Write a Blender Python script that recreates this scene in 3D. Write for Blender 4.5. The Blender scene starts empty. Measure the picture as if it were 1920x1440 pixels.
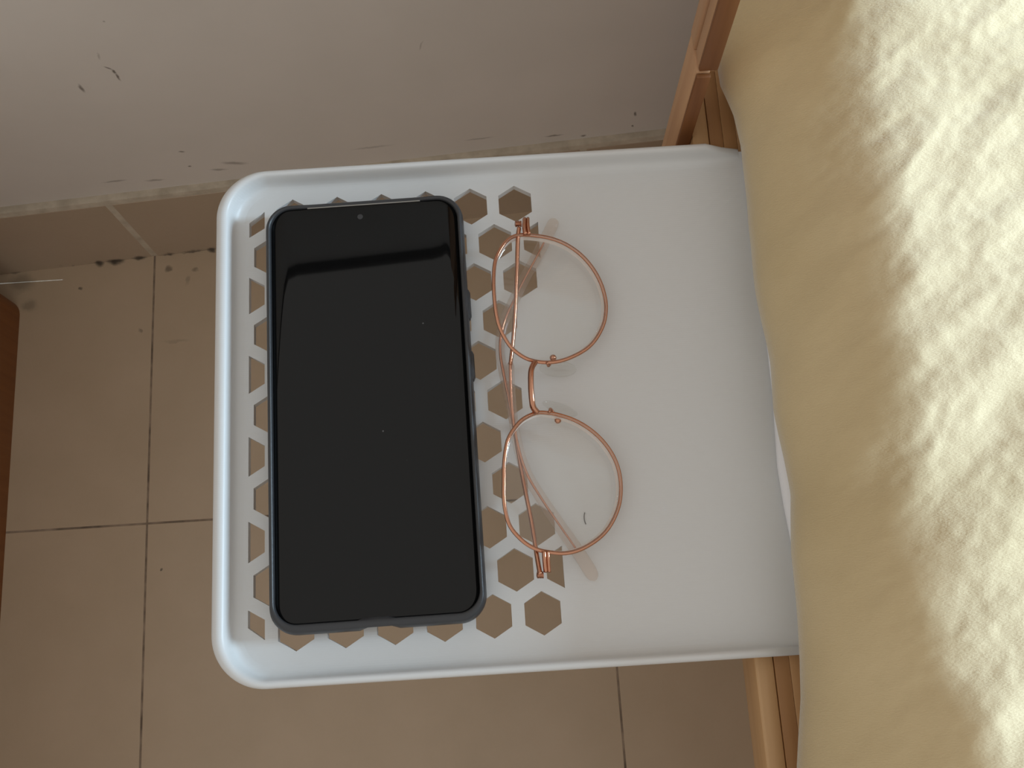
import bpy, bmesh, math, random
import numpy as np
from mathutils import Vector, Matrix, noise

# ------------------------------------------------------------------ camera, light, exposure
sc = bpy.context.scene
COL = sc.collection
MM = 0.001
ZS = 422.2                       # height of the tray's plate above the floor, mm
F = 1950.0                       # focal length in px of a 1920 px wide frame
R = np.array([[0.99800383, -0.06184264, -0.01279995],
              [-0.06304905, -0.96402954, -0.25820896],
              [0.00362879, 0.25850055, -0.96600429]])
CAM = np.array([-1.92, -81.53, 372.52])      # mm, z measured from the tray's plate
cd = bpy.data.cameras.new('camera'); cam = bpy.data.objects.new('camera', cd); COL.objects.link(cam)
cd.sensor_width = 36; cd.sensor_fit = 'HORIZONTAL'; cd.lens = F / 1920 * 36; cd.clip_start = 0.01
m = Matrix.Identity(4)
for i in range(3):
    m[i][0] = R[0][i]; m[i][1] = -R[1][i]; m[i][2] = -R[2][i]
m[0][3], m[1][3], m[2][3] = CAM[0]*MM, CAM[1]*MM, (CAM[2]+ZS)*MM
cam.matrix_world = m
sc.camera = cam

w = bpy.data.worlds.new('World'); sc.world = w; w.use_nodes = True
bg = w.node_tree.nodes['Background']; bg.inputs[0].default_value = (1.0, 0.955, 0.895, 1); bg.inputs[1].default_value = 0.47

SUN_EL, SUN_AZ = math.radians(34), math.radians(0)      # the sun stands to the right of the bed
sd = bpy.data.lights.new('sun', 'SUN'); sun = bpy.data.objects.new('sun', sd); COL.objects.link(sun)
sd.energy = 7.4; sd.angle = math.radians(0.06); sd.color = (0.52, 0.735, 1.0)
sdir = Vector((math.cos(SUN_EL)*math.cos(SUN_AZ), math.cos(SUN_EL)*math.sin(SUN_AZ), math.sin(SUN_EL)))
sun.rotation_euler = sdir.to_track_quat('Z', 'Y').to_euler()

ad = bpy.data.lights.new('window_daylight', 'AREA'); al = bpy.data.objects.new('window_daylight', ad); COL.objects.link(al)
ad.shape = 'RECTANGLE'; ad.size = 0.5; ad.size_y = 1.1; ad.energy = 110; ad.color = (0.60, 0.82, 1.0)
al.location = (3.40, 0.22, 0.422+0.98)                  # daylight in the window opening beyond the bed
al.rotation_euler = Vector((1, 0, 0)).to_track_quat('Z', 'Y').to_euler()

vs = sc.view_settings
vs.view_transform = 'Standard'; vs.look = 'None'; vs.gamma = 1; vs.use_curve_mapping = False; vs.exposure = 0.5

# ------------------------------------------------------------------ helpers
def at(px, py, z):
    """a photo pixel -> the point (mm) at height z above the tray's plate"""
    d = R.T @ np.array([(px-960)/F, (py-720)/F, 1.0]); t = (z-CAM[2])/d[2]
    p = CAM + t*d
    return Vector((p[0], p[1], p[2]))
def V(x, y, z): return Vector((x*MM, y*MM, (z+ZS)*MM))       # mm, z from the plate -> world
def W(v): return V(v[0], v[1], v[2])

def link(name, me, mat, parent=None, smooth=False):
    if mat is not None:
        for mm in (mat if isinstance(mat, (list, tuple)) else [mat]): me.materials.append(mm)
    if smooth:
        for p in me.polygons: p.use_smooth = True
    o = bpy.data.objects.new(name, me); COL.objects.link(o)
    if parent is not None: o.parent = parent
    return o
def frombm(name, bm, mat, parent=None, smooth=False, angle=None):
    bmesh.ops.recalc_face_normals(bm, faces=bm.faces)
    me = bpy.data.meshes.new(name); bm.to_mesh(me); bm.free()
    o = link(name, me, mat, parent, smooth or angle is not None)
    if angle is not None: me.set_sharp_from_angle(angle=math.radians(angle))
    return o
def frompy(name, vs_, fs, mat, parent=None, smooth=False):
    me = bpy.data.meshes.new(name); me.from_pydata([tuple(v) for v in vs_], [], fs); me.update()
    return link(name, me, mat, parent, smooth)
def empty(name, loc=(0, 0, 0)):
    o = bpy.data.objects.new(name, None); o.empty_display_size = 0.02; COL.objects.link(o)
    return o
def tag(o, label=None, cat=None, group=None, kind=None):
    if label: o['label'] = label
    if cat: o['category'] = cat
    if group: o['group'] = group
    if kind: o['kind'] = kind
    return o
def box(bm, x0, x1, y0, y1, z0, z1, bev=0.0, seg=2):
    """box in mm (z from the plate)"""
    vs_ = [bm.verts.new(V(x, y, z)) for z in (z0, z1) for y in (y0, y1) for x in (x0, x1)]
    fs = [(0, 2, 3, 1), (4, 5, 7, 6), (0, 1, 5, 4), (2, 6, 7, 3), (0, 4, 6, 2), (1, 3, 7, 5)]
    faces = [bm.faces.new([vs_[i] for i in f]) for f in fs]
    if bev:
        ed = list({e for f in faces for e in f.edges})
        bmesh.ops.bevel(bm, geom=ed, offset=bev*MM, segments=seg, affect='EDGES', profile=0.5)
def boxo(name, x0, x1, y0, y1, z0, z1, mat, parent=None, bev=0.0, seg=2):
    bm = bmesh.new(); box(bm, x0, x1, y0, y1, z0, z1, bev, seg)
    return frombm(name, bm, mat, parent, angle=35 if bev else None)

def catmull(pts, n, closed=False):
    P = [Vector(p) for p in pts]; out = []
    N = len(P); segs = N if closed else N-1
    for i in range(segs):
        if closed: a, b, c, d = P[(i-1) % N], P[i], P[(i+1) % N], P[(i+2) % N]
        else: a, b, c, d = P[max(i-1, 0)], P[i], P[i+1], P[min(i+2, N-1)]
        for k in range(n):
            t = k/n
            out.append(0.5*((2*b)+(c-a)*t+(2*a-5*b+4*c-d)*t*t+(3*b-a-3*c+d)*t**3))
    if not closed: out.append(P[-1])
    return out
def tube(bm, pts, rad, ns=10, closed=False, up=Vector((0, 0, 1)), flat=1.0, mi=0):
    """sweep along world points; rad = number or list (metres); flat = ratio of vertical radius to horizontal one"""
    N = len(pts); rings = []
    for i, p in enumerate(pts):
        a = pts[(i-1) % N] if (closed or i > 0) else pts[i]; b = pts[(i+1) % N] if (closed or i < N-1) else pts[i]
        t = (b-a).normalized(); s = t.cross(up)
        if s.length < 1e-6: s = t.cross(Vector((1, 0, 0)))
        s.normalize(); u = s.cross(t).normalized()
        r = rad[i] if isinstance(rad, (list, tuple)) else rad
        fl = flat[i] if isinstance(flat, (list, tuple)) else flat
        rings.append([bm.verts.new(p + s*r*math.cos(2*math.pi*k/ns) + u*r*fl*math.sin(2*math.pi*k/ns)) for k in range(ns)])
    for i in range(N if closed else N-1):
        A, B = rings[i], rings[(i+1) % N]
        for k in range(ns):
            f = bm.faces.new((A[k], A[(k+1) % ns], B[(k+1) % ns], B[k])); f.material_index = mi
    if not closed:
        bm.faces.new(rings[0][::-1]).material_index = mi; bm.faces.new(rings[-1]).material_index = mi

# ------------------------------------------------------------------ materials
def mat(name, col, rough=0.5, metal=0.0, spec=0.5, **kw):
    m_ = bpy.data.materials.new(name); m_.use_nodes = True
    b = m_.node_tree.nodes['Principled BSDF']
    b.inputs['Base Color'].default_value = (*col, 1); b.inputs['Roughness'].default_value = rough
    b.inputs['Metallic'].default_value = metal; b.inputs['Specular IOR Level'].default_value = spec
    for k, v in kw.items(): b.inputs[k.replace('_', ' ')].default_value = v
    return m_
def N(m_, typ, **props):
    n = m_.node_tree.nodes.new(typ)
    for k, v in props.items(): setattr(n, k, v)
    return n
def L(m_, a, b): m_.node_tree.links.new(a, b)
def pos(m_):
    return N(m_, 'ShaderNodeNewGeometry').outputs['Position']
def noise_n(m_, vec, scale, detail=4, rough=0.55):
    n = N(m_, 'ShaderNodeTexNoise'); n.inputs['Scale'].default_value = scale; n.inputs['Detail'].default_value = detail; n.inputs['Roughness'].default_value = rough
    L(m_, vec, n.inputs['Vector']); return n.outputs['Fac']
def ramp(m_, fac, stops):
    r = N(m_, 'ShaderNodeValToRGB'); e = r.color_ramp.elements
    while len(e) < len(stops): e.new(0.5)
    for el, (p, c) in zip(e, stops): el.position = p; el.color = (*c, 1) if len(c) == 3 else c
    L(m_, fac, r.inputs[0]); return r.outputs[0]
def mixc(m_, fac, a, b, mode='MIX'):
    x = N(m_, 'ShaderNodeMix', data_type='RGBA', blend_type=mode)
    for s, v in ((x.inputs[0], fac), (x.inputs[6], a), (x.inputs[7], b)):
        if hasattr(v, 'links') or hasattr(v, 'is_linked'): L(m_, v, s)
        elif isinstance(v, (int, float)): s.default_value = v
        else: s.default_value = (*v, 1)
    return x.outputs[2]
def bump(m_, h, strength, dist):
    b = N(m_, 'ShaderNodeBump'); b.inputs['Strength'].default_value = strength; b.inputs['Distance'].default_value = dist
    L(m_, h, b.inputs['Height']); L(m_, b.outputs[0], m_.node_tree.nodes['Principled BSDF'].inputs['Normal'])
def basecol(m_, c): L(m_, c, m_.node_tree.nodes['Principled BSDF'].inputs['Base Color'])
def math_n(m_, op, a, b=None):
    x = N(m_, 'ShaderNodeMath', operation=op)
    for s, v in ((x.inputs[0], a), (x.inputs[1], b)):
        if v is None: continue
        if isinstance(v, (int, float)): s.default_value = v
        else: L(m_, v, s)
    return x.outputs[0]
def mark_mask(m_, vec, marks, dist=0.004, nscale=140):
    """mask of elliptical marks with ragged outlines; marks = (centre, (rx,ry,rz), (ax,ay,az), strength), metres"""
    nz = N(m_, 'ShaderNodeTexNoise'); nz.inputs['Scale'].default_value = nscale; nz.inputs['Detail'].default_value = 3
    L(m_, vec, nz.inputs['Vector'])
    sub = N(m_, 'ShaderNodeVectorMath', operation='SUBTRACT'); L(m_, nz.outputs['Color'], sub.inputs[0]); sub.inputs[1].default_value = (0.5, 0.5, 0.5)
    sca = N(m_, 'ShaderNodeVectorMath', operation='SCALE'); L(m_, sub.outputs[0], sca.inputs[0]); sca.inputs['Scale'].default_value = dist
    add = N(m_, 'ShaderNodeVectorMath', operation='ADD'); L(m_, vec, add.inputs[0]); L(m_, sca.outputs[0], add.inputs[1])
    tot = None
    for c, r, a, s in marks:
        mp = N(m_, 'ShaderNodeMapping', vector_type='TEXTURE'); L(m_, add.outputs[0], mp.inputs[0])
        mp.inputs[1].default_value = c; mp.inputs[2].default_value = a; mp.inputs[3].default_value = r
        ln = N(m_, 'ShaderNodeVectorMath', operation='LENGTH'); L(m_, mp.outputs[0], ln.inputs[0])
        mr = N(m_, 'ShaderNodeMapRange', interpolation_type='SMOOTHSTEP'); L(m_, ln.outputs['Value'], mr.inputs[0])
        for i, v in enumerate((1.0, 0.25, 0.0, s)): mr.inputs[i+1].default_value = v
        tot = mr.outputs[0] if tot is None else math_n(m_, 'MAXIMUM', tot, mr.outputs[0])
    return tot

WALL_YAW = 0.0608654885; WX, WY = -285.17, 259.28            # the wall passes through (WX, WY)
def wall_y(x): return WY + (x-WX)*math.tan(WALL_YAW)
wn = np.array([-math.sin(WALL_YAW), math.cos(WALL_YAW), 0])
def at_wall(px, py):
    d = R.T @ np.array([(px-960)/F, (py-720)/F, 1.0]); t = ((np.array([WX, WY, 0])-CAM) @ wn)/(d @ wn)
    return V(*(CAM+t*d))

# painted wall
M_wall = mat('wall_paint', (0.5, 0.47, 0.435), 0.75, spec=0.3)
p_ = pos(M_wall)
c_ = ramp(M_wall, noise_n(M_wall, p_, 9, 5), [(0.3, (0.68, 0.64, 0.59)), (0.7, (0.74, 0.695, 0.645))])
mk = []
def wm(px, py, rx, rz, ang, s):
    q = at_wall(px, py); mk.append(((q.x, q.y, q.z), (rx*MM, 0.02, rz*MM), (0, ang, WALL_YAW*0), s))
def wseg(a, b, wd, s):                # a scratch from one point of the wall to another
    p0, p1 = at_wall(*a), at_wall(*b); c = (p0+p1)/2; d = p1-p0
    mk.append((tuple(c), (d.length*0.62, 0.02, wd*MM), (0, math.atan2(-d.z, d.x), 0), s))
wseg((194, 138), (211, 146), 0.9, .8); wseg((208, 144), (218, 153), 1.4, .95); wseg((216, 150), (226, 166), 1.0, .9); wseg((146, 171), (159, 188), 1.5, .8)
wm(370, 6, 4, 3, 0, .35)
wm(195, 55, .8, 1.3, 0, .5); wm(340, 297, 3, 1.6, .3, .7); wm(356, 324, 2, 1.4, 0, .8); wm(790, 100, .8, 7, .3, .35); wm(410, 330, 8, 2, .2, .5)
wm(1192, 225, 1.4, 4.5, -.1, .9); wm(1187, 248, 1.3, 2.2, 0, .9); wm(185, 120, 1, 5, .2, .3); wm(290, 350, 9, 2, .1, .5); wm(440, 318, 12, 3, .3, .5)
wm(900, 272, 14, 1.5, 0, .4); wm(1040, 266, 9, 1.6, 0, .7); wm(1095, 266, 3, 2, 0, .8); wm(700, 288, 20, 2, 0, .3); wm(215, 352, 12, 1.6, 0, .5)
st = mark_mask(M_wall, p_, mk, 0.0022, 260)
basecol(M_wall, mixc(M_wall, st, c_, (0.14, 0.115, 0.09)))
bump(M_wall, noise_n(M_wall, p_, 40, 3), 0.05, 0.0015)

# floor tile
def tile_mat(name, a, b, marks, rough):
    m_ = mat(name, a, rough, spec=0.5); p = pos(m_)
    c = ramp(m_, noise_n(m_, p, 14, 6, 0.6), [(0.3, a), (0.7, b)])
    fine = noise_n(m_, p, 420, 2)
    c = mixc(m_, math_n(m_, 'MULTIPLY', fine, 0.16), c, (0.62, 0.55, 0.46))
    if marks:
        c = mixc(m_, mark_mask(m_, p, marks, 0.006, 150), c, (0.075, 0.06, 0.045))
    basecol(m_, c); return m_
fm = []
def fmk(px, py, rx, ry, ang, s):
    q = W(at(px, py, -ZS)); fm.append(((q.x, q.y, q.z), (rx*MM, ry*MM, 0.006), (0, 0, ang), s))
fmk(8, 492, 20, 12, .1, 1.0); fmk(30, 505, 7, 5, 0, .9); fmk(110, 499, 26, 1.6, .06, .8); fmk(188, 492, 5, 5, 0, .9); fmk(216, 490, 9, 4.5, 0, .95)  # first two: shade beside the cabinet painted into the tile colour
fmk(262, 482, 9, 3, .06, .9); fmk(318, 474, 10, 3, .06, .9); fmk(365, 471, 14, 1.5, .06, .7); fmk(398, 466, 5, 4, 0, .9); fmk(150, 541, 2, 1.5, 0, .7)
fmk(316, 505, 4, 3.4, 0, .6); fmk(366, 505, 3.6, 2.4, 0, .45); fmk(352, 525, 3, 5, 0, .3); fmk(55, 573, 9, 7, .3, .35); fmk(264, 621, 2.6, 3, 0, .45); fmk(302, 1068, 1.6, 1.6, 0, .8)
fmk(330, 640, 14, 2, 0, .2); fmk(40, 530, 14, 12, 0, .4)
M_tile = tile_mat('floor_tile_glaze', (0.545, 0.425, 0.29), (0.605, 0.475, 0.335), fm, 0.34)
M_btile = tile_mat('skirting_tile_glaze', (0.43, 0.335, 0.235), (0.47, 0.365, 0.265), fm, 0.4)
M_grout = mat('dark_grout', (0.12, 0.095, 0.075), 0.9)
p_ = pos(M_grout); basecol(M_grout, ramp(M_grout, noise_n(M_grout, p_, 60, 3), [(0.35, (0.17, 0.13, 0.095)), (0.65, (0.40, 0.31, 0.23))]))
M_lgrout = mat('pale_mortar', (0.42, 0.37, 0.29), 0.9)
p_ = pos(M_lgrout); basecol(M_lgrout, ramp(M_lgrout, noise_n(M_lgrout, p_, 70, 4), [(0.3, (0.46, 0.40, 0.31)), (0.6, (0.62, 0.55, 0.44))]))
bump(M_lgrout, noise_n(M_lgrout, p_, 160, 3), 0.5, 0.002)

M_sill = mat('sill_stone', (0.08, 0.06, 0.045), 0.5)
# white printed plastic
M_white = mat('white_plastic', (0.65, 0.66, 0.66), 0.42, spec=0.45)
p_ = pos(M_white)
wv = N(M_white, 'ShaderNodeTexWave', wave_type='BANDS', bands_direction='Y'); wv.inputs['Scale'].default_value = 380; wv.inputs['Distortion'].default_value = 0.6; wv.inputs['Detail'].default_value = 1
L(M_white, p_, wv.inputs['Vector'])
bump(M_white, wv.outputs['Fac'], 0.035, 0.0004)

# phone
M_case = mat('matte_black_case', (0.032, 0.033, 0.036), 0.42, spec=0.5)
bump(M_case, noise_n(M_case, pos(M_case), 3000, 2), 0.08, 0.0002)
M_glass = mat('screen_glass', (0.0042, 0.0044, 0.0046), 0.03, spec=0.3)
p_ = pos(M_glass)
vo = N(M_glass, 'ShaderNodeTexVoronoi'); vo.inputs['Scale'].default_value = 75; L(M_glass, p_, vo.inputs['Vector'])
dust = N(M_glass, 'ShaderNodeMapRange'); L(M_glass, vo.outputs['Distance'], dust.inputs[0])
for i, v in enumerate((0.028, 0.012, 0.0, 0.5)): dust.inputs[i+1].default_value = v
basecol(M_glass, mixc(M_glass, dust.outputs[0], (0.003, 0.0033, 0.0036), (0.2, 0.2, 0.2)))
M_bezel = mat('black_bezel_glass', (0.0025, 0.0025, 0.0027), 0.04, spec=0.5)
M_lensdot = mat('front_camera_lens', (0.035, 0.035, 0.038), 0.25)
M_slot = mat('earpiece_metal', (0.32, 0.31, 0.29), 0.4, 0.6)

# spectacles
M_gold = mat('rose_gold', (0.58, 0.29, 0.185), 0.17, 1.0)
M_golddark = mat('rose_gold_dark', (0.42, 0.19, 0.115), 0.3, 1.0)
def clear(name, tint, gloss, rough=0.02, milk=0.0, milkcol=(0.8, 0.8, 0.8)):
    m_ = bpy.data.materials.new(name); m_.use_nodes = True; nt = m_.node_tree; nt.nodes.clear()
    o = N(m_, 'ShaderNodeOutputMaterial'); t = N(m_, 'ShaderNodeBsdfTransparent'); g = N(m_, 'ShaderNodeBsdfGlossy'); x = N(m_, 'ShaderNodeMixShader'); f = N(m_, 'ShaderNodeLayerWeight')
    t.inputs[0].default_value = (*tint, 1); g.inputs[0].default_value = (gloss, gloss, gloss, 1); g.inputs['Roughness'].default_value = rough
    k = math_n(m_, 'MULTIPLY_ADD', math_n(m_, 'POWER', f.outputs['Facing'], 4.0), 0.4); k.node.inputs[2].default_value = 0.035
    d = N(m_, 'ShaderNodeBsdfTranslucent'); d2 = N(m_, 'ShaderNodeBsdfDiffuse'); y = N(m_, 'ShaderNodeMixShader'); z = N(m_, 'ShaderNodeMixShader')
    d.inputs[0].default_value = d2.inputs[0].default_value = (*milkcol, 1); y.inputs[0].default_value = 0.5; z.inputs[0].default_value = milk
    L(m_, d.outputs[0], y.inputs[1]); L(m_, d2.outputs[0], y.inputs[2]); L(m_, t.outputs[0], z.inputs[1]); L(m_, y.outputs[0], z.inputs[2])
    L(m_, k, x.inputs[0]); L(m_, z.outputs[0], x.inputs[1]); L(m_, g.outputs[0], x.inputs[2]); L(m_, x.outputs[0], o.inputs[0])
    return m_
M_lens = clear('clear_lens', (0.992, 0.992, 0.988), 0.9, 0.01)
M_acet = clear('clear_acetate', (0.975, 0.945, 0.92), 0.9, 0.08, 0.11, (0.85, 0.78, 0.73))
M_pad = clear('clear_silicone', (0.975, 0.975, 0.965), 0.8, 0.15, 0.06)
M_ledge = bpy.data.materials.new('frosted_lens_edge'); M_ledge.use_nodes = True
nt = M_ledge.node_tree; b = nt.nodes['Principled BSDF']; b.inputs['Base Color'].default_value = (0.78, 0.70, 0.64, 1); b.inputs['Roughness'].default_value = 0.35
tr = N(M_ledge, 'ShaderNodeBsdfTransparent'); mx = N(M_ledge, 'ShaderNodeMixShader'); mx.inputs[0].default_value = 0.7
L(M_ledge, tr.outputs[0], mx.inputs[1]); L(M_ledge, b.outputs[0], mx.inputs[2]); L(M_ledge, mx.outputs[0], nt.nodes['Material Output'].inputs[0])
M_hair = mat('dark_hair', (0.03, 0.022, 0.018), 0.4)

# wood
def wood(name, a, b, axis='Y', rough=0.5):
    m_ = mat(name, a, rough, spec=0.4); p = pos(m_)
    mp = N(m_, 'ShaderNodeMapping'); L(m_, p, mp.inputs[0])
    s = {'Y': (160, 7, 160), 'Z': (160, 160, 7), 'X': (7, 160, 160)}[axis]
    mp.inputs[3].default_value = s
    n = N(m_, 'ShaderNodeTexNoise'); n.inputs['Scale'].default_value = 1; n.inputs['Detail'].default_value = 6; n.inputs['Distortion'].default_value = 0.4
    L(m_, mp.outputs[0], n.inputs['Vector'])
    basecol(m_, ramp(m_, n.outputs['Fac'], [(0.3, a), (0.7, b)])); bump(m_, n.outputs['Fac'], 0.1, 0.0005)
    return m_
M_pine = [wood('pine_strip_light', (0.50, 0.29, 0.13), (0.58, 0.36, 0.18)), wood('pine_strip_mid', (0.44, 0.24, 0.10), (0.54, 0.31, 0.14)), wood('pine_strip_dark', (0.36, 0.18, 0.07), (0.46, 0.25, 0.11))]
M_post = wood('pine_post', (0.46, 0.25, 0.13), (0.56, 0.33, 0.18), 'Z')
M_postshade = wood('post_front_shade', (0.17, 0.062, 0.018), (0.24, 0.095, 0.03), 'Z')  # shade of the post's front put into the wood colour
M_stain = wood('stained_wood', (0.205, 0.072, 0.016), (0.25, 0.092, 0.023), 'Z', 0.45)

# linen
M_fab = mat('beige_cotton', (0.62, 0.50, 0.31), 0.95, spec=0.1, Sheen_Weight=0.6, Sheen_Roughness=0.45)
M_fab.node_tree.nodes['Principled BSDF'].inputs['Sheen Tint'].default_value = (0.9, 0.95, 1, 1)
p_ = pos(M_fab)
basecol(M_fab, ramp(M_fab, noise_n(M_fab, p_, 18, 5), [(0.3, (0.53, 0.415, 0.235)), (0.7, (0.59, 0.47, 0.28))]))
mp = N(M_fab, 'ShaderNodeMapping'); L(M_fab, p_, mp.inputs[0]); mp.inputs[3].default_value = (900, 2600, 900); mp.inputs[2].default_value = (0, 0, .06)
w1 = N(M_fab, 'ShaderNodeTexNoise'); w1.inputs['Scale'].default_value = 1; w1.inputs['Detail'].default_value = 2; L(M_fab, mp.outputs[0], w1.inputs['Vector'])
bump(M_fab, w1.outputs['Fac'], 0.32, 0.0006)
M_sheet = mat('white_sheet', (0.86, 0.86, 0.88), 0.9, spec=0.1)

# ------------------------------------------------------------------ room shell
HB = 103.3                                                     # skirting height
TX, TY, TS = -285.17, 38.83, 350.0                             # a crossing of floor joints, tile size
def joint(v): return v*MM
bm = bmesh.new(); box(bm, -1800, 3700, -2400, 330, -ZS-60, -ZS-0.15)
floor = frombm('floor', bm, M_grout); tag(floor, 'brown glazed floor tiles with narrow dark joints', kind='structure')
tile_mesh = {}
def floor_tile(x0, x1, y0, y1):
    key = (round(x1-x0, 1), round(y1-y0, 1))
    if key not in tile_mesh:
        b_ = bmesh.new(); hx, hy = (x1-x0)/2, (y1-y0)/2
        box(b_, -hx, hx, -hy, hy, -ZS-10, -ZS, 0.35, 1)
        bmesh.ops.translate(b_, verts=b_.verts, vec=(0, 0, 0))
        bmesh.ops.recalc_face_normals(b_, faces=b_.faces)
        me = bpy.data.meshes.new('tile'); b_.to_mesh(me); b_.free(); me.materials.append(M_tile); tile_mesh[key] = me
    o = bpy.data.objects.new('tile', tile_mesh[key]); COL.objects.link(o); o.parent = floor
    o.location = ((x0+x1)/2*MM, (y0+y1)/2*MM, 0)
J = 0.6
for i in range(-3, 8):
    for j in range(-6, 1):
        floor_tile(TX+i*TS+J, TX+(i+1)*TS-J, TY+j*TS+J, TY+(j+1)*TS-J if j < 0 else TY+250)

def on_wall(o):                       # things built along x at y = 0 are turned to the wall's own direction
    o.matrix_world = Matrix.Translation((WX*MM, WY*MM, 0)) @ Matrix.Rotation(WALL_YAW, 4, 'Z')
    return o
# wall: local x runs along it, local y = 0 is its face
wb = boxo('wall_back', -1700, 4200, 5, 120, -ZS-40, 505, M_wall)
on_wall(wb); tag(wb, 'grey beige painted wall with scuffs above the tile skirting', kind='structure')
sill = boxo('window_1', -1700, 4200, -3, 130, 505.5, 515, M_sill, None, 3)
on_wall(sill); tag(sill, 'dark stone window sill above the wall', kind='structure')
# skirting: mortar bed with tiles in front
bb = boxo('baseboard_back', -1700, 4200, -0.3, 9, -ZS-5, -ZS+HB+1.5, M_lgrout, None, 1.5, 2)
on_wall(bb); tag(bb, 'brown tile skirting with a pale mortar line on top', kind='structure')
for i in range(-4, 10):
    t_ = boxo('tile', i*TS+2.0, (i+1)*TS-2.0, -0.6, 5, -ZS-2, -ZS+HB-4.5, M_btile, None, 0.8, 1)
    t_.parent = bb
# unseen wall added beyond the bed; its opening confines the sun to the pillow
WRX = 3500
z_sh, x_sh = 37.2, 110.0
ztop = z_sh + (WRX+160-x_sh)*math.tan(SUN_EL)/math.cos(SUN_AZ)     # the opening's upper edge, set to keep the sun off the tray
bm = bmesh.new()
for (y0, y1, z0, z1) in ((-2600, 620, -ZS-40, 420), (-2600, 620, ztop, ztop+900), (-2600, -1300, 420, ztop), (500, 620, 420, ztop)):
    box(bm, WRX, WRX+160, y0, y1, z0, z1)
wr = frombm('added_sun_wall', bm, M_wall); tag(wr, 'unseen wall added beyond the bed, its wide window opening limiting the sun', kind='structure')

# ------------------------------------------------------------------ white tray clipped to the bed
XL, YT, YB, RC = -109.2, 107.7, -85.0, 19.0
XRIM, XEND, TH = 80.0, 118.0, 3.2
tray = empty('bedside_tray')
tag(tray, 'white plastic bedside tray with honeycomb holes and a rounded raised rim', 'tray')
PX, PYR, HW = 17.3, 17.3*0.8660*1.0407, 12.7
OX, OY = -98.65, 90.5
def clip(poly, a, b, c):              # keep a*x+b*y <= c
    out = []
    for i in range(len(poly)):
        p, q = poly[i], poly[(i+1) % len(poly)]
        dp, dq = a*p[0]+b*p[1]-c, a*q[0]+b*q[1]-c
        if dp <= 0: out.append(p)
        if dp*dq < 0:
            t = dp/(dp-dq); out.append((p[0]+t*(q[0]-p[0]), p[1]+t*(q[1]-p[1])))
    return out
holes = []
HH = HW/math.sqrt(3)*1.0407
for r in range(11):
    off = 0.5 if r % 2 else 0.0
    for k in range(7):
        if k == 6 and 3 <= r <= 7: continue       # the last column is left out in the middle
        cx, cy = OX+(k+off)*PX, OY-r*PYR
        poly = [(cx, cy+HH), (cx-HW/2, cy+HH/2), (cx-HW/2, cy-HH/2), (cx, cy-HH), (cx+HW/2, cy-HH/2), (cx+HW/2, cy+HH/2)]
        poly = clip(poly, -1, 0, -(OX+0.4)); poly = clip(poly, 1, 0, OX+6.5*PX-0.3)
        if k == 0 and r in (0, 10):   # corner cells are cut by a slanted border
            s = 1 if r == 0 else -1
            n_ = Vector((-0.6, s*0.8)); q = (OX, cy-s*1.6)
            poly = clip(poly, n_.x, n_.y, n_.x*q[0]+n_.y*q[1])
        holes.append(poly)
def arc(cx, cy, r, a0, a1, n): return [(cx+r*math.cos(a0+(a1-a0)*i/n), cy+r*math.sin(a0+(a1-a0)*i/n)) for i in range(n+1)]
IN = 1.0
outer = [(XEND, YT-IN)] + arc(XL+RC, YT-RC, RC-IN, math.pi/2, math.pi, 14) + arc(XL+RC, YB+RC, RC-IN, math.pi, 1.5*math.pi, 14) + [(XEND, YB+IN)]
bm = bmesh.new(); edges = []
for poly in [outer]+holes:
    vv = [bm.verts.new(V(x, y, 0)) for x, y in poly]
    edges += [bm.edges.new((vv[i], vv[(i+1) % len(vv)])) for i in range(len(vv))]
bmesh.ops.triangle_fill(bm, use_beauty=True, use_dissolve=False, edges=edges, normal=(0, 0, 1))
# drop any faces that filled a hole
def inside(p, poly):
    c = False; n = len(poly)
    for i in range(n):
        (x1, y1), (x2, y2) = poly[i], poly[(i+1) % n]
        if (y1 > p[1]) != (y2 > p[1]) and p[0] < (x2-x1)*(p[1]-y1)/(y2-y1)+x1: c = not c
    return c
kill = []
for f in bm.faces:
    c = f.calc_center_median()/MM
    if any(inside((c.x, c.y), h) for h in holes): kill.append(f)
bmesh.ops.delete(bm, geom=kill, context='FACES_ONLY')
bmesh.ops.recalc_face_normals(bm, faces=bm.faces)
for f in bm.faces:
    if f.normal.z < 0: f.normal_flip()
ext = bmesh.ops.extrude_face_region(bm, geom=list(bm.faces))
bmesh.ops.translate(bm, verts=[g for g in ext['geom'] if isinstance(g, bmesh.types.BMVert)], vec=(0, 0, -TH*MM))
plate = frombm('plate', bm, M_white, tray)
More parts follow.
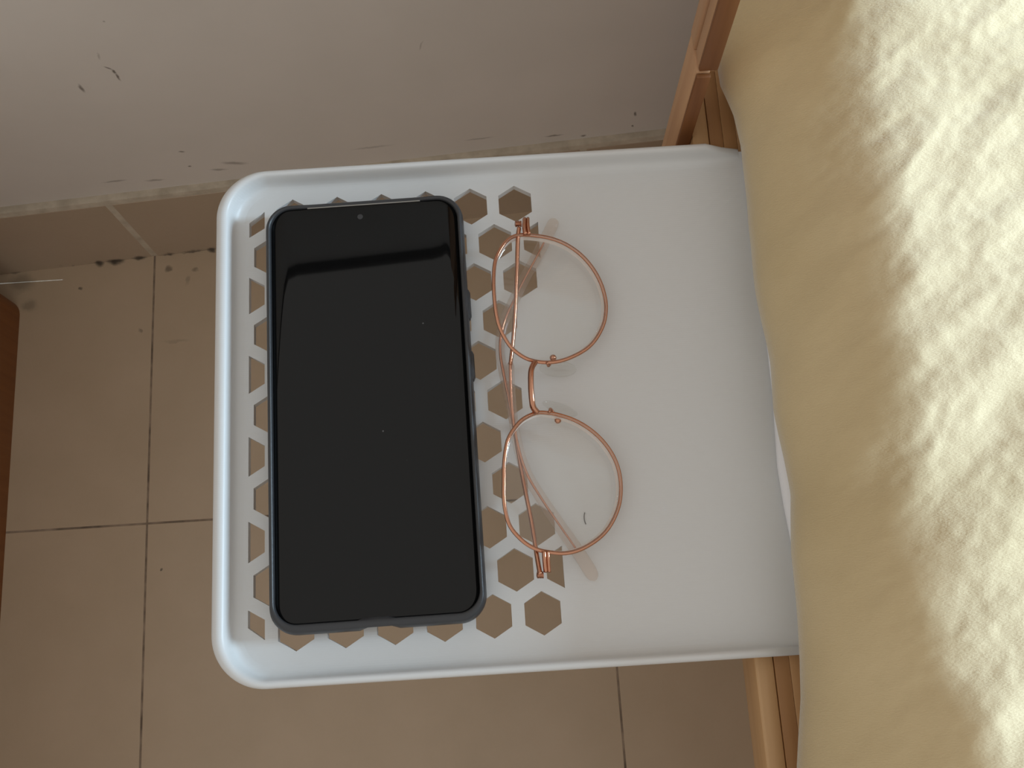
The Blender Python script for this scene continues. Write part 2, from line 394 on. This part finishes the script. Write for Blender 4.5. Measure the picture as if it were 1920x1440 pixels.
# rim swept round three sides, running out towards the bed
path = [(XRIM+14, YT, 0.02), (XRIM+7, YT, 0.45), (XRIM, YT, 1), (60, YT, 1), (20, YT, 1), (-30, YT, 1), (-70, YT, 1)]
path += [(x, y, 1) for x, y in arc(XL+RC, YT-RC, RC, math.pi/2, math.pi, 18)]
path += [(XL, 50, 1), (XL, 10, 1), (XL, -30, 1)]
path += [(x, y, 1) for x, y in arc(XL+RC, YB+RC, RC, math.pi, 1.5*math.pi, 18)]
path += [(-70, YB, 1), (-30, YB, 1), (20, YB, 1), (60, YB, 1), (XRIM, YB, 1), (XRIM+7, YB, .45), (XRIM+14, YB, .02)]
bm = bmesh.new(); rings = []
for i, (x, y, h) in enumerate(path):
    if x >= -90 and y > 60: nx, ny = 0, -1
    elif x >= -90 and y < -60 and y <= YB+0.01: nx, ny = 0, 1
    elif y > YT-RC: v_ = Vector((XL+RC-x, YT-RC-y)).normalized(); nx, ny = v_
    elif y < YB+RC: v_ = Vector((XL+RC-x, YB+RC-y)).normalized(); nx, ny = v_
    else: nx, ny = 1, 0
    lf = max(0.0, nx)                 # the end rim is broader than the side rims
    wd = 1.0 + 0.6*lf; e = 3.35*wd
    prof = [(0.9, -TH), (0.25, -TH+0.7), (0.0, -1), (0.0, 5.6*h), (0.25, 7.0*h), (0.9*wd, 7.8*h), (1.7*wd, 8.0*h), (2.4*wd, 7.7*h), (2.8*wd, 6.9*h), (3.1*wd, 5.2*h), (3.35*wd, 3.0*h), (e+0.45, 1.5*h), (e+1.3, 0.55*h), (e+2.5, 0.12*h), (e+3.8, 0.01), (e+3.8, -0.6), (3.0*wd, -TH+.3)]
    rings.append([bm.verts.new(V(x+nx*d, y+ny*d, z)) for d, z in prof])
for A, B in zip(rings, rings[1:]):
    for k in range(len(A)):
        k2 = (k+1) % len(A); bm.faces.new((A[k], A[k2], B[k2], B[k]))
bm.faces.new(rings[0]); bm.faces.new(rings[-1][::-1])
frombm('rim', bm, M_white, tray, angle=50)

# ------------------------------------------------------------------ smartphone in its case
PW, PH, PR = 75.0, 159.6, 9.5
phone = empty('smartphone')
tag(phone, 'black smartphone in a matte black case lying face up on the tray', 'phone')
pc = Vector((-98.65+46.6, 90.5-78.3, 0)); prot = math.radians(0.45)
def ph(x, y, z): 
    c, s = math.cos(prot), math.sin(prot)
    return V(pc.x+c*x-s*y, pc.y+s*x+c*y, z)
def rrect(inx, iny, r, n=10, nl=24, nw=16):
    hx, hy = PW/2-inx, PH/2-iny; r = max(r, 0.5); pts = []
    for (cx, cy, a) in ((hx-r, hy-r, 0), (-hx+r, hy-r, 1), (-hx+r, -hy+r, 2), (hx-r, -hy+r, 3)):
        pts += [(cx+r*math.cos((a+i/n)*math.pi/2), cy+r*math.sin((a+i/n)*math.pi/2)) for i in range(n+1)]
        px, py = pts[-1]; a2 = (a+1) % 4
        nx, ny = {0: (-hx+r, hy), 1: (-hx, -hy+r), 2: (hx-r, -hy), 3: (hx, hy-r)}[a]
        k = nw if a in (0, 2) else nl
        pts += [(px+(nx-px)*j/k, py+(ny-py)*j/k) for j in range(1, k)]
    return pts
def low(y): return y + 1.35*max(0.0, -y/(PH/2))       # the chin of the case is deeper
bm = bmesh.new(); rings = []
prof = [(2.6, 0.0), (1.1, 0.35), (0.35, 1.6), (0.0, 3.6), (0.0, 6.0), (0.25, 8.2), (0.75, 9.5), (1.15, 9.95), (1.6, 9.9), (2.0, 9.5), (2.15, 8.4), (2.2, 6.0)]
for d, z in prof:
    ring = []
    for x, y in rrect(d, d, PR-d*0.8):
        dx = dy = dz = 0
        if y < -PH/2+4:                                  # shallow cut-out at the charging port
            k_ = max(0.0, min(1.0, (x+6.8)/3))*max(0.0, min(1.0, (6.2-x)/3))
            if z < 9: dy = 1.3*k_
        if y > PH/2-4 and z > 8.3:                       # the lip dips along the earpiece
            k_ = max(0.0, min(1.0, (x+22.5)/2.5))*max(0.0, min(1.0, (23.0-x)/2.5)); dz = -0.75*k_
        ring.append(bm.verts.new(ph(x+dx, (low(y) if d > 1.3 and z > 5 else y)+dy, z+dz)))
    rings.append(ring)
for A, B in zip(rings, rings[1:]):
    n = len(A)
    for k in range(n): bm.faces.new((A[k], A[(k+1) % n], B[(k+1) % n], B[k]))
bm.faces.new(rings[0][::-1])
case = frombm('case', bm, M_case, phone, angle=60)
# glass: flat in the middle, rolling down along the two long sides
bm = bmesh.new()
def glass_z(x): 
    u = max(0.0, abs(x)-(PW/2-2.1-6.2))/6.2
    return 8.9 - 1.5*u*u
rings = []
for d in (2.1, 2.6, 3.4, 4.4, 5.6, 7.0, 8.6, 12, 18, 26, 34):
    rings.append([bm.verts.new(ph(x, low(y), glass_z(x)-(0.25 if d == 2.1 else 0))) for x, y in rrect(d, d, PR-d*0.8)])
for A, B in zip(rings, rings[1:]):
    n = len(A)
    for k in range(n): bm.faces.new((A[k], A[(k+1) % n], B[(k+1) % n], B[k]))
bm.faces.new(rings[-1])
scr = frombm('screen', bm, M_glass, phone, smooth=True)
# dark border strips of the display along the curved sides
q = at(678, 406, 9.0); dot = Vector((q.x-pc.x, q.y-pc.y))
bm = bmesh.new()
def disc(bm, cx, cy, z, r, n=28):
    c = bm.verts.new(ph(cx, cy, z+0.05)); rg = [bm.verts.new(ph(cx+r*math.cos(2*math.pi*k/n), cy+r*math.sin(2*math.pi*k/n), z)) for k in range(n)]
    for k in range(n): bm.faces.new((c, rg[k], rg[(k+1) % n]))
disc(bm, dot.x, dot.y, 8.93, 1.05)
tag(frombm('front_camera', bm, M_lensdot, scr), 'small round camera dot')
bm = bmesh.new()
for x0, x1 in ((-21.2, 21.6),):
    vv = [bm.verts.new(ph(x, y, z)) for z in (8.6, 9.15) for x, y in ((x0, PH/2-2.35), (x1, PH/2-2.35), (x1, PH/2-1.95), (x0, PH/2-1.95))]
    for f in ((4, 5, 6, 7), (0, 1, 5, 4), (2, 3, 7, 6), (1, 2, 6, 5), (3, 0, 4, 7)): bm.faces.new([vv[i] for i in f])
tag(frombm('earpiece', bm, M_slot, phone), 'thin silver earpiece slit')
for (pa, pb) in ((547, 601), (662, 716)):
    ya = at(880, pa, 5).y-pc.y; yb = at(885, pb, 5).y-pc.y
    bm = bmesh.new(); x = PW/2
    vv = [(x-.6, 7.2), (x+.55, 6.8), (x+.85, 6.0), (x+.85, 4.4), (x+.55, 3.6), (x-.6, 3.2)]
    rg = [[bm.verts.new(ph(xx - (0.5 if e else 0), yy, zz)) for xx, zz in vv] for yy, e in ((ya, 1), (ya-1.2, 0), (yb+1.2, 0), (yb, 1))]
    for A, B in zip(rg, rg[1:]):
        for k in range(6): bm.faces.new((A[k], A[(k+1) % 6], B[(k+1) % 6], B[k]))
    bm.faces.new(rg[0]); bm.faces.new(rg[-1][::-1])
    frombm('button', bm, M_case, case, angle=40)

# ------------------------------------------------------------------ spectacles lying folded, front up
gl = empty('eyeglasses')
tag(gl, 'rose gold wire eyeglasses with clear lenses, folded on the tray beside the phone', 'eyeglasses')
XB0, ZB0, XB1, ZB1 = -8.0, 17.0, 40.0, 4.5              # the front slopes from the brow down to the lower rims
def front_z(x): return ZB0 + (x-XB0)*(ZB1-ZB0)/(XB1-XB0)
def at_front(px, py, dz=0.0):
    z = 10.0
    for _ in range(12): z = front_z(at(px, py, z).x)+dz
    return W(at(px, py, z))
rim1 = [(962, 442), (979, 438), (1006.7, 440), (1034, 445), (1062, 456), (1090, 475.5), (1112, 500.5), (1127.5, 528), (1136, 556), (1138, 578), (1134.5, 603), (1123, 628), (1106.7, 648), (1084, 663), (1056.7, 674), (1031.7, 678), (1006.7, 676), (984.4, 668.6), (962, 652), (947, 631), (935.8, 606), (929.4, 575.5), (926.7, 542), (926.7, 511.7), (930, 486.7), (937, 470), (948, 453)]
rim2 = [(1006.7, 772.8), (1029, 772.8), (1051, 777), (1079, 786.7), (1106.7, 803), (1131.7, 825.6), (1151, 853), (1162, 881), (1166, 911.7), (1163.6, 942), (1154, 970), (1138.6, 995), (1117.8, 1014), (1090, 1029.7), (1062, 1036.7), (1034, 1035), (1012, 1030.6), (990, 1020), (970.6, 1003), (956.7, 984), (949, 959), (945.6, 931), (945.6, 898), (946, 870), (949.7, 839.4), (955, 820), (966, 802), (981.7, 785)]
fn = Vector(((ZB0-ZB1), 0, (XB1-XB0))).normalized()      # normal of the front
for rp in (rim1, rim2):
    pts = catmull([at_front(*p) for p in rp], 4, True)
    cen = sum(pts, Vector())/len(pts); rmax = max((p-cen).length for p in pts)
    for p in pts: p -= fn*0.0012*((p-cen).length/rmax)**2        # a slight base curve
    bm = bmesh.new(); tube(bm, pts, 0.00072, 10, True, up=fn)
    rim = frombm('lens_rim', bm, M_gold, gl, smooth=True)
    bm = bmesh.new(); front, back = [], []
    fr = [1.0, 0.93, 0.8, 0.6, 0.4, 0.2]
    for s in fr:
        front.append([bm.verts.new(cen+(p-cen)*s*0.992+fn*(0.0011+0.0012*(1-s*s))) for p in pts])
        back.append([bm.verts.new(cen+(p-cen)*s*0.955-fn*(0.0026*s*s-0.0002)) for p in pts])
    n = len(pts)
    for S in (front, back):
        for A, B in zip(S, S[1:]):
            for k in range(n): bm.faces.new((A[k], A[(k+1) % n], B[(k+1) % n], B[k]))
        bm.faces.new(S[-1])
    for k in range(n):
        f = bm.faces.new((front[0][k], front[0][(k+1) % n], back[0][(k+1) % n], back[0][k])); f.material_index = 1
    frombm('lens', bm, [M_lens, M_ledge], gl, smooth=True)
# bridge
bp = [at_front(1003, 680, 0), at_front(998, 688, 1.2), at_front(995.5, 700, 2.4), at_front(995.5, 728, 2.8), at_front(997.5, 752, 2.4), at_front(1000, 764, 1.2), at_front(1006, 772, 0)]
bm = bmesh.new(); tube(bm, catmull(bp, 5), 0.00105, 10, up=fn, flat=1.35); frombm('bridge', bm, M_gold, gl, smooth=True)
# nose pads on their little arms
for (a, c, pd, ang) in (((1026, 680), (1037, 671), (1046, 692), 0.12), ((1030, 773), (1046, 788), (1050, 766), 0.42)):
    bm = bmesh.new()
    tube(bm, catmull([at_front(*a, 0), at_front(a[0]+3, a[1]+(6 if a[1] < 720 else -6), -2.6), at_front(*c, -4.4)], 5), 0.0005, 8)
    arm = frombm('pad_arm', bm, M_gold, gl, smooth=True)
    bm = bmesh.new(); bmesh.ops.create_icosphere(bm, subdivisions=2, radius=0.0013)
    bmesh.ops.translate(bm, verts=bm.verts, vec=at_front(c[0], c[1], -4.0)); frombm('pad_screw', bm, M_gold, arm, smooth=True)
    bm = bmesh.new(); bmesh.ops.create_uvsphere(bm, u_segments=24, v_segments=12, radius=1.0)
    sgn = 1 if c[1] < 720 else -1
    mt = Matrix.Translation(at_front(pd[0], pd[1], -5.6)) @ Matrix.Rotation(-0.35*0+ang*-1, 4, 'Z') @ Matrix.Rotation(0.9*sgn, 4, 'X') @ Matrix.Diagonal((0.0068, 0.0036, 0.0012, 1))
    bmesh.ops.transform(bm, matrix=mt, verts=bm.verts); frombm('nose_pad', bm, M_pad, gl, smooth=True)
# end pieces: two little plates and a hinge barrel each
def endpiece(pa, pb, pc_, hinge):
    bm = bmesh.new()
    for off in (-3.2, 3.6):
        pts = [at_front(pa[0]+off, pa[1], 0.2), at_front(pb[0]+off, pb[1], 0.0), at_front(pc_[0]+off*0.9, pc_[1], -1.5)]
        tube(bm, catmull(pts, 4), 0.00075, 8, up=fn, flat=1.6)
    e = frombm('end_piece', bm, M_gold, gl, smooth=True)
    bm = bmesh.new()
    for k in range(3):
        a = at_front(hinge[0]-6+k*4.2, hinge[1], -4.2); tube(bm, [a, a+Vector((0.0007, 0, 0))], 0.0012, 12)
    a = at_front(hinge[0]-6, hinge[1], -2.8); b_ = at_front(hinge[0]+4, hinge[1]*1.0, -2.8)
    tube(bm, [a, b_], 0.0009, 8)
    frombm('hinge', bm, M_golddark, e, angle=40)
endpiece((988, 440), (986, 425), (986, 411), (972, 420))
endpiece((1023, 1034), (1024, 1050), (1026, 1072), (1013, 1078))
# temples: flat metal bar, then a clear sleeve with the wire showing inside
def temple(metal, mz, sleeve, sz, wr):
    mp_ = catmull([W(at(x, y, z)) for (x, y), z in zip(metal, mz)], 6)
    bm = bmesh.new(); n = len(mp_)
    tube(bm, mp_, [0.00085-0.0001*i/n for i in range(n)], 8, flat=1.9)
    t = frombm('temple', bm, M_gold, gl, smooth=True)
    sp = catmull([W(at(x, y, z)) for (x, y), z in zip(sleeve, sz)], 7); n = len(sp)
    rad = []
    for i in range(n):
        u = i/(n-1); r = wr[0]+(wr[1]-wr[0])*min(1, u*1.15)
        if u > 0.94: r *= math.sqrt(max(0.04, 1-((u-0.94)/0.06)**2))
        if u < 0.03: r *= 0.7+u*10
        rad.append(r*MM)
    bm = bmesh.new(); tube(bm, sp, rad, 12, flat=0.62)
    frombm('temple_tip', bm, M_acet, gl, smooth=True)
    bm = bmesh.new(); k = int(n*0.86); tube(bm, sp[:k], [0.00065-0.0003*i/k for i in range(k)], 8)
    frombm('core_wire', bm, M_gold, t, smooth=True)
temple([(973, 428), (971, 450), (969, 514), (966, 584), (962, 639), (957, 684)], [11.5, 11.3, 10.3, 9.2, 8.3, 7.7],
       [(957, 680), (957.5, 720), (961, 775), (971, 835), (988, 888), (1016, 936), (1050, 986), (1088, 1041), (1117, 1088)], [7.7, 7.3, 6.8, 6.2, 5.4, 4.4, 3.4, 2.2, 1.9], (1.35, 2.4))
temple([(1013, 1078), (1008, 1050), (997, 982), (987, 931), (979, 890), (970, 840), (962, 790)], [11.5, 10.3, 7.6, 6.0, 4.6, 3.6, 3.2],
       [(962, 794), (954, 748), (945, 705), (938, 664), (939, 630), (948, 596), (964, 562), (985, 520), (1008, 478), (1030, 434), (1041, 410)], [3.2, 2.8, 2.5, 2.3, 2.2, 2.1, 2.1, 2.0, 2.0, 1.9, 1.9], (1.5, 2.3))
# a fallen eyelash-thin hair on the tray
bm = bmesh.new(); tube(bm, catmull([W(at(x, y, 0.35)) for x, y in ((1096.5, 961), (1095.2, 968), (1096, 976), (1098.5, 983))], 5), 0.00013, 6)
tag(frombm('hair', bm, M_hair, None, smooth=True), 'single short dark hair lying on the tray under the lower lens', 'hair')

# ------------------------------------------------------------------ bed
bed = empty('bed_frame'); tag(bed, 'pine bed frame with laminated side rail and headboard post', 'bed frame')
sx = [77.3, 84.3, 89.6, 95.0, 103.0, 118.0]
for i in range(5):
    o = boxo('rail_strip', sx[i]+0.03, sx[i+1]-0.03, -1500, (134, 145, 155, 172, 240)[i], -24, -TH-0.02-(0.0 if i % 2 else 0.05), M_pine[(0, 2, 1, 0, 2)[i]], bed, 0.2 if i else 1.2, 2)
for y0 in (-1480, 200):
    boxo('leg', 130, 180, y0, y0+50, -ZS, -129, M_post, bed, 2)
bm = bmesh.new(); box(bm, 119, 1660, -1500, 262, -128, -99)
for v in bm.verts:
    if v.co.y > 0.18: v.co.y = (wall_y(v.co.x/MM)-1)*MM  # wall end of the unseen base stretched to block leaking sun
frombm('slat_base', bm, M_post, bed)
# headboard post: slim upright against the rail with a block seated on it
boxo('post', 71.9, 77.2, 117.4, 134, -ZS, 42, M_post, bed, 0.9)
boxo('post', 71.7, 77.2, 126.4, 134.2, 42.05, 200, M_post, bed, 0.9)
boxo('post', 72.6, 79.5, 119.0, 126.0, 42.6, 200, M_post, bed, 0.9)
for x0, x1, y0, z0, z1 in ((72.0, 77.2, 115.4, -ZS, 41.5), (72.7, 79.6, 117.0, 43.0, 200)):   # shade of the post's front faces, painted as darker strips
    boxo('shade_strip', x0, x1, y0, y0+1.95, z0, z1, M_postshade, bed, 0.5)
bm = bmesh.new(); box(bm, 140, 1650, 243.3, 264, -98, 430)  # unseen board added to block window light and sun, wedged to the wall
for v in bm.verts:
    if v.co.y > 0.255: v.co.y = (wall_y(v.co.x/MM)-1)*MM
frombm('headboard', bm, M_post, bed)

# mattress in a white sheet: only a sliver of it shows between tray and pillow
bm = bmesh.new(); rings = []
for i in range(81):
    y = -1450 + (250+1450)*(i/80)**0.6
    bulge = 2.0*math.exp(-((y+22)/22)**2)
    x0 = 94.8-bulge
    prof = [(x0+3, 0.3), (x0+0.6, 0.7), (x0, 1.8), (x0+0.3, 4), (x0+2, 6.5), (x0+8, 7.5), (1650, 7.5), (1656, 0), (1656, -92), (1650, -98), (121, -98), (119.5, -94), (119.5, 0.3)]
    rings.append([bm.verts.new(V(x, y, z)) for x, z in prof])
for A, B in zip(rings, rings[1:]):
    for k in range(len(A)):
        k2 = (k+1) % len(A); bm.faces.new((A[k], A[k2], B[k2], B[k]))
bm.faces.new(rings[0]); bm.faces.new(rings[-1][::-1])
for v in bm.verts:
    if v.co.y > 0.18: v.co.y = 0.243
mt_ = frombm('mattress', bm, M_sheet, None, angle=60)
tag(mt_, 'mattress in a white sheet, a sliver showing between tray and pillow', 'mattress')

# pillow: rounded edge, crumpled top
ys = list(np.concatenate([np.arange(-430, -150, 8.0), np.arange(-150, 215, 1.15), [217, 221, 226]]))
us = list(np.concatenate([np.arange(0, 12, 0.8), np.arange(12, 135, 1.15), np.arange(135, 420, 7.0)]))
edge_px = [(1495, 1440), (1500, 1310), (1497, 1240), (1490, 1130), (1482, 1040), (1480, 930), (1466, 850), (1450, 770), (1440, 680), (1420, 560), (1400, 420), (1390, 280), (1375, 220), (1352, 165), (1338, 80), (1328, 10)]
ek = sorted([(at(x, y, 16).y, at(x, y, 16).x) for x, y in edge_px])
ey = np.array([k[0] for k in ek]); ex = np.array([k[1] for k in ek])
def edge_x(y): return float(np.interp(y, ey, ex))
def wr_noise(x, y):
    v = noise.noise
    a = x*0.8+y*0.6; b_ = -x*0.6+y*0.8                       # creases run diagonally
    h = 1.9*v(Vector((a/55, b_/26, 1.3))) + 1.25*v(Vector((a/24, b_/12, 4.1)))
    rdg = 1-abs(v(Vector((a/18+3, b_/7.5, 8.0)))); h += 0.55*(rdg-0.7)
    rdg = 1-abs(v(Vector((a/9, b_/4.2, 2.7)))); h += 0.34*(rdg-0.7)
    h += 0.22*v(Vector((x/3.4, y/2.6, 6.6))) + 0.12*v(Vector((x/1.7, y/1.5, 9.6)))
    return h
HM, LW, Z0 = 46.0, 150.0, 17.0
verts, faces = [], []
nu = len(us)+4
for y in ys:
    e0 = edge_x(y)+1.2*noise.noise(Vector((y/31, 0.7, 0)))
    row = [(e0+60, 7.7), (e0+22, 8.0), (e0+8, 9.5), (e0+2.2, 12.5)]
    for u in us:
        wv_ = max(0.0, 1-u/LW); z = Z0+HM*(max(0.0, 1-wv_**2.15))**(1/2.0)
        amp = min(1.0, 0.12+u/26)
        row.append((e0+u-(0.0 if u > 6 else 0), z+amp*wr_noise(e0+u, y) + (0.9*noise.noise(Vector((u/30, y/34, 11)))*min(1, u/6))))
    verts += [V(x, y, z) for x, z in row]
for j in range(len(ys)-1):
    for i in range(nu-1):
        a = j*nu+i; faces.append((a, a+1, a+nu+1, a+nu))
pil = frompy('pillow', verts, faces, M_fab, None, True)
me = pil.data; bm = bmesh.new(); bm.from_mesh(me)
bmesh.ops.recalc_face_normals(bm, faces=bm.faces)
if sum(f.normal.z*f.calc_area() for f in bm.faces) < 0: bmesh.ops.reverse_faces(bm, faces=bm.faces)
bm.to_mesh(me); bm.free()
tag(pil, 'crumpled beige cotton pillow on the bed, sunlit along its top', 'pillow')

# ------------------------------------------------------------------ stained cabinet at the left
cab = empty('wooden_cabinet'); tag(cab, 'orange brown wooden cabinet side standing on the floor near the wall', 'cabinet')
def rr_prism(bm, x0, x1, y0, y1, z0, z1, r, n=6):
    pts = [(x0, y0), (x1, y0)] + [(x1-r+r*math.cos(a), y1-r+r*math.sin(a)) for a in [i/n*math.pi/2 for i in range(n+1)]] + [(x0, y1)]
    lo = [bm.verts.new(V(x, y, z0)) for x, y in pts]; hi = [bm.verts.new(V(x, y, z1)) for x, y in pts]
    for k in range(len(pts)): bm.faces.new((lo[k], lo[(k+1) % len(pts)], hi[(k+1) % len(pts)], hi[k]))
    bm.faces.new(lo[::-1]); bm.faces.new(hi)
bm = bmesh.new(); rr_prism(bm, -700, -393.5, -600, 228, -ZS, -ZS+330, 13); frombm('body', bm, M_stain, cab, angle=30)
bm = bmesh.new(); rr_prism(bm, -703, -389, -606, 231, -ZS+330.2, -ZS+348, 13); frombm('top', bm, M_stain, cab, angle=30)
